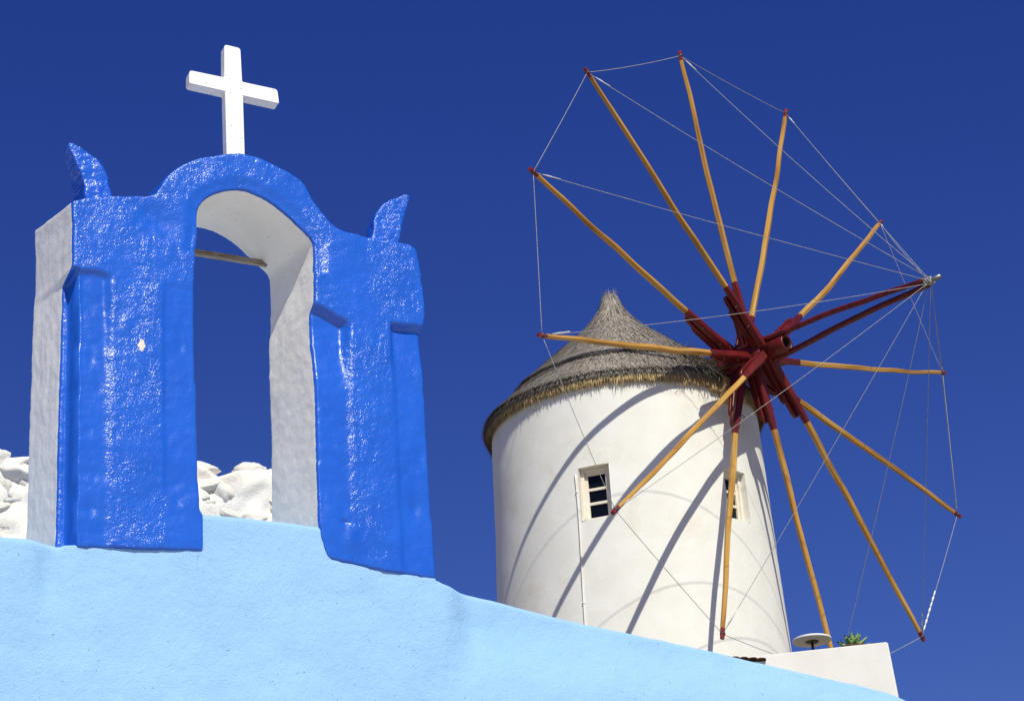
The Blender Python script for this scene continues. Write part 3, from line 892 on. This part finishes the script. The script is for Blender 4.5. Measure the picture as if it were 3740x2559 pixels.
def build_wheel():
    root = empty('sail_wheel', WC, W_RZ)
    tag(root, 'bare windmill sail wheel of twelve wooden poles with red hub, boom and rigging lines', 'sail wheel')
    # shaft log and its hollow front end
    def ring_lathe(name, prof, mat_, par, n=28, seed=0.0, amp=.006):
        V = []
        for (o_, r) in prof:
            for k in range(n):
                a = 2 * math.pi * k / n
                rr = r + amp * nz(math.cos(a) * 2, math.sin(a) * 2, o_ * 2, 1.3, seed) * (1 if r > .02 else 0)
                V.append((rr * math.cos(a), -o_, rr * math.sin(a)))
        Fc = []
        for i in range(len(prof) - 1):
            for k in range(n):
                a = i * n + k; b = i * n + (k + 1) % n
                Fc.append((a, b, b + n, a + n))
        return fix_normals(obj(name, V, Fc, mat_, par))
    shaft = ring_lathe('shaft', [(-2.6, .10), (-.80, .10), (-.79, .14), (-.765, .172), (-.70, .18), (-.2, .178), (.02, .172), (.10, .155), (.12, .10)], M_RED, root, 28, 1.0, .014)
    nose = ring_lathe('shaft_nose', [(.06, .05), (.06, .142), (.53, .142), (.548, .134), (.548, .108), (.53, .100)], M_RED, shaft, 28, 4.0, .004)
    ring_lathe('nose_bore', [(.53, .100), (.30, .098), (.30, .001)], M_DARK, shaft, 24, 2.0, 0)
    v, f = tube([(-.03, -.34, .10), (-.03, -.34, .26)], .010, 6)
    pin = obj('shaft_bolt', v, f, M_IRON, shaft)
    tips = []
    for k, (R, deg, off, red, bow) in enumerate(SPOKES):
        a = math.radians(deg)
        tip = Vector((R * math.cos(a), 0, R * math.sin(a)))
        side0 = Vector((-math.sin(a), 0, math.cos(a)))
        base = Vector((0, -off, 0)) + side0 * 0.0
        ex = (tip - base).normalized()
        ez = ex.cross(Vector((0, 1, 0))).normalized()
        ey = ez.cross(ex)
        L = (tip - base).length
        m = Matrix((ex, ey, ez)).transposed().to_4x4(); m.translation = base
        rs = random.Random(100 + k)
        # hewn, slightly crooked pole, eight-sided
        V = []; n = 8; ns = 30
        st = sorted([0, red, red + .001, L - .17, L - .169, L] + [L * (i + .5 + rs.uniform(-.3, .3)) / ns for i in range(ns)])
        ph = rs.uniform(0, 6)
        for x in st:
            t = x / L
            r = (.050 * (1 - t) + .033 * t + .004 * math.sin(math.pi * t)) if x > red - 1e-4 else .086 - .030 * x / red
            r *= 1 + .07 * nz(x * 1.1, k * 3.7, 0, 1.5)
            cy = .035 * nz(x * .55, k * 5.1, 2, 1) * math.sin(math.pi * t); cz = (bow * math.sin(math.pi * t) + .04 * nz(x * .6, k * 2.3, 7, 1) * math.sin(math.pi * t)) + .018 * nz(x * 1.7, k, 4, 1)
            for q in range(n):
                an = math.pi / 2 * (q // 2) + math.pi / 4 + (.20 if q % 2 else -.20) + .35
                flat = 1.06
                V.append((x, cy + r * flat * math.cos(an) * (1 + .05 * nz(x * 2, q * 3, k, 1)), cz + r * flat * math.sin(an) * (1 + .05 * nz(x * 2, q * 3 + 1, k, 1))))
        Fc = []; mi = []
        for i in range(len(st) - 1):
            xm = (st[i] + st[i + 1]) / 2
            for q in range(n):
                p = i * n + q; p2 = i * n + (q + 1) % n
                Fc.append((p, p2, p2 + n, p + n)); mi.append(1 if xm < red else (2 if xm > L - .17 else 0))
        Fc.append(tuple(range(n - 1, -1, -1))); mi.append(1)
        Fc.append(tuple((len(st) - 1) * n + q for q in range(n))); mi.append(2)
        sp = obj('spoke', V, Fc, [M_POLE, M_RED, M_REDTIP], root, smooth=False, midx=mi)
        sp.matrix_local = m
        # red splints clamped along the root
        def splint(x0, x1, y, z, w, h):
            V = []; outl = []
            for s in range(7):
                an = math.pi / 2 - math.pi * s / 6
                outl.append((x1 - w / 2 + math.cos(an) * w / 2 * 1.6, math.sin(an) * w / 2))
            outl = [(x0, w / 2)] + outl + [(x0, -w / 2)]
            nn = len(outl)
            for (px, py) in outl: V.append((px, y - h / 2, z + py))
            for (px, py) in outl: V.append((px, y + h / 2, z + py))
            Fc = [tuple(range(nn)), tuple(range(2 * nn - 1, nn - 1, -1))] + [(i, i + nn, (i + 1) % nn + nn, (i + 1) % nn) for i in range(nn)]
            bmx = bmesh.new(); vv = [bmx.verts.new(p) for p in V]
            for ff in Fc: bmx.faces.new([vv[i] for i in ff])
            bmesh.ops.recalc_face_normals(bmx, faces=bmx.faces)
            bmesh.ops.bevel(bmx, geom=[e for e in bmx.edges if e.calc_face_angle(0) > .8], offset=.008, segments=1, affect='EDGES')
            return from_bm('splint', bmx, M_RED, sp)
        splint(.10, red - rs.uniform(.12, .25), .100, .0, .135, .060)
        splint(.10, red * rs.uniform(.62, .75), .160, .0, .115, .055)
        # iron pins and the tip lashing
        for xx_ in (red * .42, red * .72):
            v, f = tube([(xx_, -.03, .03), (xx_, -.03, .115)], .007, 6)
            obj('pin', v, f, M_IRON, sp)
        v, f = tube([(L - .10, 0, 0), (L - .065, 0, 0)], .041, 10)
        obj('lashing', v, f, M_IRON, sp)
        tips.append(base + ex * (L - .08))
    # boom: two red poles meeting at the tip, with a steel pipe end
    BT = Vector((0, -3.28, 0))
    def pole(p0, p1, r0, r1, seed, nm='boom_pole'):
        pts = []; rd = []
        for i in range(22):
            t = i / 21
            p = Vector(p0).lerp(Vector(p1), t)
            p += Vector((.018 * nz(t * 5, seed, 0, 1), 0, .018 * nz(t * 5, seed, 5, 1) + .045 * math.sin(math.pi * t)))
            pts.append(p); rd.append((r0 * (1 - t) + r1 * t) * (1 + .07 * nz(t * 9, seed, 3, 1)))
        v, f = tube(pts, rd, 10)
        return fix_normals(obj(nm, v, f, M_RED, root))
    pole((-.10, .35, .16), (-.02, -3.20, .038), .047, .041, 3.0)
    pole((.12, .10, -.16), (.02, -3.24, -.038), .050, .044, 8.0)
    v, f = tube([(0, -3.15, .0), (0, -3.47, .0)], .038, 14)
    fix_normals(obj('boom_end_pipe', v, f, M_PIPE, root))
    v, f = tube([(0, -3.20, 0), (0, -3.22, 0), (0, -3.30, 0), (0, -3.32, 0)], [.05, .062, .062, .05], 10)
    lash = obj('boom_lashing', v, f, M_CABLE, root)
    for i in range(6):
        an = i * 1.05
        v, f = tube([(.066 * math.cos(an + s * .5), -3.2 - .12 * s / 6, .066 * math.sin(an + s * .5)) for s in range(7)], .007, 5)
        obj('rope_turn', v, f, M_CABLE, lash)
    # rigging: twelve forestays and the rope ring from tip to tip
    def cable(p0, p1, sag, r=.0085, mt=None):
        p0, p1 = Vector(p0), Vector(p1); pts = []
        L = (p1 - p0).length; ns = 14
        for i in range(ns + 1):
            t = i / ns
            pts.append(p0.lerp(p1, t) + Vector((0, 0, -sag * L * 4 * t * (1 - t))))
        v, f = tube(pts, r, 5)
        return obj('rigging_line', v, f, mt or M_CABLE, root)
    for k, t in enumerate(tips):
        c = cable(t, BT + Vector((.02 * math.cos(k), 0, .04 * math.sin(k))), .004 + .004 * (k % 3), .0046)
        d = (BT - t).normalized()
        v, f = tube([t + d * .15, t + d * .26, t + d * .3, t + d * .42], [.006, .012, .007, .008], 6)
        obj('rope_knot', v, f, M_ROPEWHITE, c)
    for k in range(12):
        c = cable(tips[k], tips[(k + 1) % 12], .006 + .006 * ((k * 5) % 3) / 2, .0052, M_CABLE)
        if k == 6:   # patched with knotted white cord near the lower tip
            for j in range(7):
                t = .66 + .045 * j
                p = tips[6].lerp(tips[7], t); d = (tips[7] - tips[6]).normalized()
                v, f = tube([p - d * .07, p - d * .03, p + d * .03, p + d * .06], [.008, .015 + .005 * (j % 2), .013, .008], 7)
                obj('rope_knot', v, f, M_ROPEWHITE, c)
build_wheel()

# ------------------------------------------------------------------ terrace, parapet and the things on it
PC = Vector((4.1453, 27.0058, 8.2695 + CAM_Z))
PD = Vector((-.99243, .12284, 0)); PB = Vector((.12284, .99243, 0))
def build_terrace():
    bm = bmesh.new()
    bz = 3.0
    pts = [PC + PB * .1 + PD * .05, PC + PD * 7.5 + PB * .1, PC + PD * 8.5 + PB * 16, PC + PB * 16]
    a = [bm.verts.new((p.x, p.y, FLOOR)) for p in pts]; b = [bm.verts.new((p.x, p.y, bz)) for p in pts]
    bm.faces.new(a); bm.faces.new(list(reversed(b)))
    for i in range(4):
        j = (i + 1) % 4; bm.faces.new((a[j], a[i], b[i], b[j]))
    bmesh.ops.recalc_face_normals(bm, faces=bm.faces)
    tag(from_bm('terrace', bm, M_HILL), kind='structure')
    # parapet with a battered right side
    root = empty('parapet_wall', (PC.x, PC.y, FLOOR - 2.4), 0)
    tag(root, 'plain white terrace parapet at the foot of the windmill', 'parapet')
    bm = bmesh.new()
    H0 = -2.4 - 0.0; 
    def pv(u, d, z): p = PD * u + PB * d; return bm.verts.new((p.x, p.y, z))
    top = PC.z - (FLOOR - 2.4)
    bot = 0
    vt = [pv(0, 0, top), pv(7.4, 0, top), pv(7.4, .28, top), pv(.05, .28, top)]
    vb = [pv(-.16, -.0, bot), pv(7.4, -.0, bot), pv(7.4, .3, bot), pv(-.22, .5, bot)]
    bm.faces.new(vt); bm.faces.new(list(reversed(vb)))
    for i in range(4):
        j = (i + 1) % 4; bm.faces.new((vt[j], vt[i], vb[i], vb[j]))
    bmesh.ops.recalc_face_normals(bm, faces=bm.faces)
    bmesh.ops.bevel(bm, geom=bm.edges[:], offset=.012, segments=3, affect='EDGES')
    from_bm('parapet', bm, M_PARAPET, root, False)
    # round pedestal table
    root = empty('pedestal_table', (3.436, 28.425, FLOOR))
    tag(root, 'round white table top on a thin dark post behind the parapet', 'table')
    z = 8.772 + CAM_Z - FLOOR
    prof = [(0, .035), (.225, .035), (.24, .028), (.243, .012), (.236, .002), (.225, 0), (.0, .0)]
    V = [(r * math.cos(2 * math.pi * k / 40), r * math.sin(2 * math.pi * k / 40), z + h) for r, h in prof for k in range(40)]
    Fc = [(i * 40 + k, i * 40 + (k + 1) % 40, (i + 1) * 40 + (k + 1) % 40, (i + 1) * 40 + k) for i in range(6) for k in range(40)]
    fix_normals(obj('table_top', V, Fc, M_PARAPET, root))
    prof = [(0, -.012), (.08, -.012), (.085, -.001), (.0, -.001)]
    V = [(r * math.cos(2 * math.pi * k / 24), r * math.sin(2 * math.pi * k / 24), z + h) for r, h in prof for k in range(24)]
    Fc = [(i * 24 + k, i * 24 + (k + 1) % 24, (i + 1) * 24 + (k + 1) % 24, (i + 1) * 24 + k) for i in range(3) for k in range(24)]
    fix_normals(obj('mounting_plate', V, Fc, M_IRON, root))
    v, f = tube([(0, 0, 0), (0, 0, z - .01)], .017, 10); fix_normals(obj('post', v, f, M_IRON, root))
    v, f = tube([(0, 0, 0), (0, 0, .02), (0, 0, .035)], [.17, .17, .03], 20); fix_normals(obj('base', v, f, M_IRON, root))
    # potted agave
    root = empty('potted_agave', (3.86, 27.9, FLOOR))
    tag(root, 'green agave rosette in a brown clay pot behind the white parapet', 'plant')
    zc = 8.50 + CAM_Z - FLOOR
    prof = [(.001, 0), (.13, 0), (.185, zc - .08), (.205, zc - .075), (.21, zc - .015), (.19, zc - .012), (.18, zc - .06), (.001, zc - .06)]
    V = [(r * math.cos(2 * math.pi * k / 32), r * math.sin(2 * math.pi * k / 32), h) for r, h in prof for k in range(32)]
    Fc = [(i * 32 + k, i * 32 + (k + 1) % 32, (i + 1) * 32 + (k + 1) % 32, (i + 1) * 32 + k) for i in range(7) for k in range(32)]
    fix_normals(obj('pot', V, Fc, M_CLAY, root))
    rs = random.Random(5)
    for k in range(17):
        az = k * 2.39996; el = math.radians(18 + 58 * (k / 17) ** 1.3); L = .20 + .03 * rs.random()
        d = Vector((math.cos(az) * math.cos(el), math.sin(az) * math.cos(el), math.sin(el)))
        s = Vector((-math.sin(az), math.cos(az), 0)); u = d.cross(s) * -1
        if u.z < 0: u = -u
        V = []; n = 7
        for i in range(n + 1):
            t = i / n
            w = .058 * (math.sin(math.pi * min(1, (.25 + .75 * t))) ** .8 + .12 * (1 - t)) if t < 1 else .002
            c = Vector((0, 0, zc - .06)) + d * L * t + Vector((0, 0, .03 * t * t))
            th_ = .012 * (1 - t) + .002
            V += [c - s * w + u * .012, c - u * th_, c + s * w + u * .012, c + u * (th_ * .3)]
        Fc = []
        for i in range(n):
            for q in range(4):
                Fc.append((i * 4 + q, i * 4 + (q + 1) % 4, (i + 1) * 4 + (q + 1) % 4, (i + 1) * 4 + q))
        Fc.append((n * 4, n * 4 + 1, n * 4 + 2, n * 4 + 3))
        fix_normals(obj('leaf', V, Fc, M_LEAF, root))
    # clay tile canopy just showing over the church roof
    root = empty('tile_ledge', (2.36, 26.15, 7.93 + CAM_Z))
    tag(root, 'brown clay tile ledge showing above the pale blue wall below the windmill', 'tile ledge')
    for i in range(5):
        V = []; Fc = []; n = 9; m = 5
        for j in range(m):
            for q in range(n):
                an = math.pi * q / (n - 1)
                x = -.20 + i * .098 + .055 * math.cos(an) * -1
                y = -.15 + j * .1
                z_ = .020 * math.sin(an) + .03 * (j / (m - 1)) * 2 - .02 - .012 * i
                V.append((x, y, z_)); 
        N0 = len(V)
        V += [(x, y, z_ - .014) for x, y, z_ in V]
        for j in range(m - 1):
            for q in range(n - 1):
                a = j * n + q
                Fc.append((a, a + 1, a + n + 1, a + n)); Fc.append((a + N0, a + n + N0, a + n + 1 + N0, a + 1 + N0))
        for q in range(n - 1): Fc.append((q, q + N0, q + 1 + N0, q + 1)); a = (m - 1) * n + q; Fc.append((a, a + 1, a + 1 + N0, a + N0))
        for j in range(m - 1): a = j * n; Fc.append((a, a + n, a + n + N0, a + N0)); a = j * n + n - 1; Fc.append((a, a + N0, a + n + N0, a + n))
        fix_normals(obj('clay_tile', V, Fc, M_CLAY, root))
    from_bm('tile_bed', box_bm(-.27, .28, -.10, .6, -1.7, -.075, .01), M_PARAPET, root)
build_terrace()
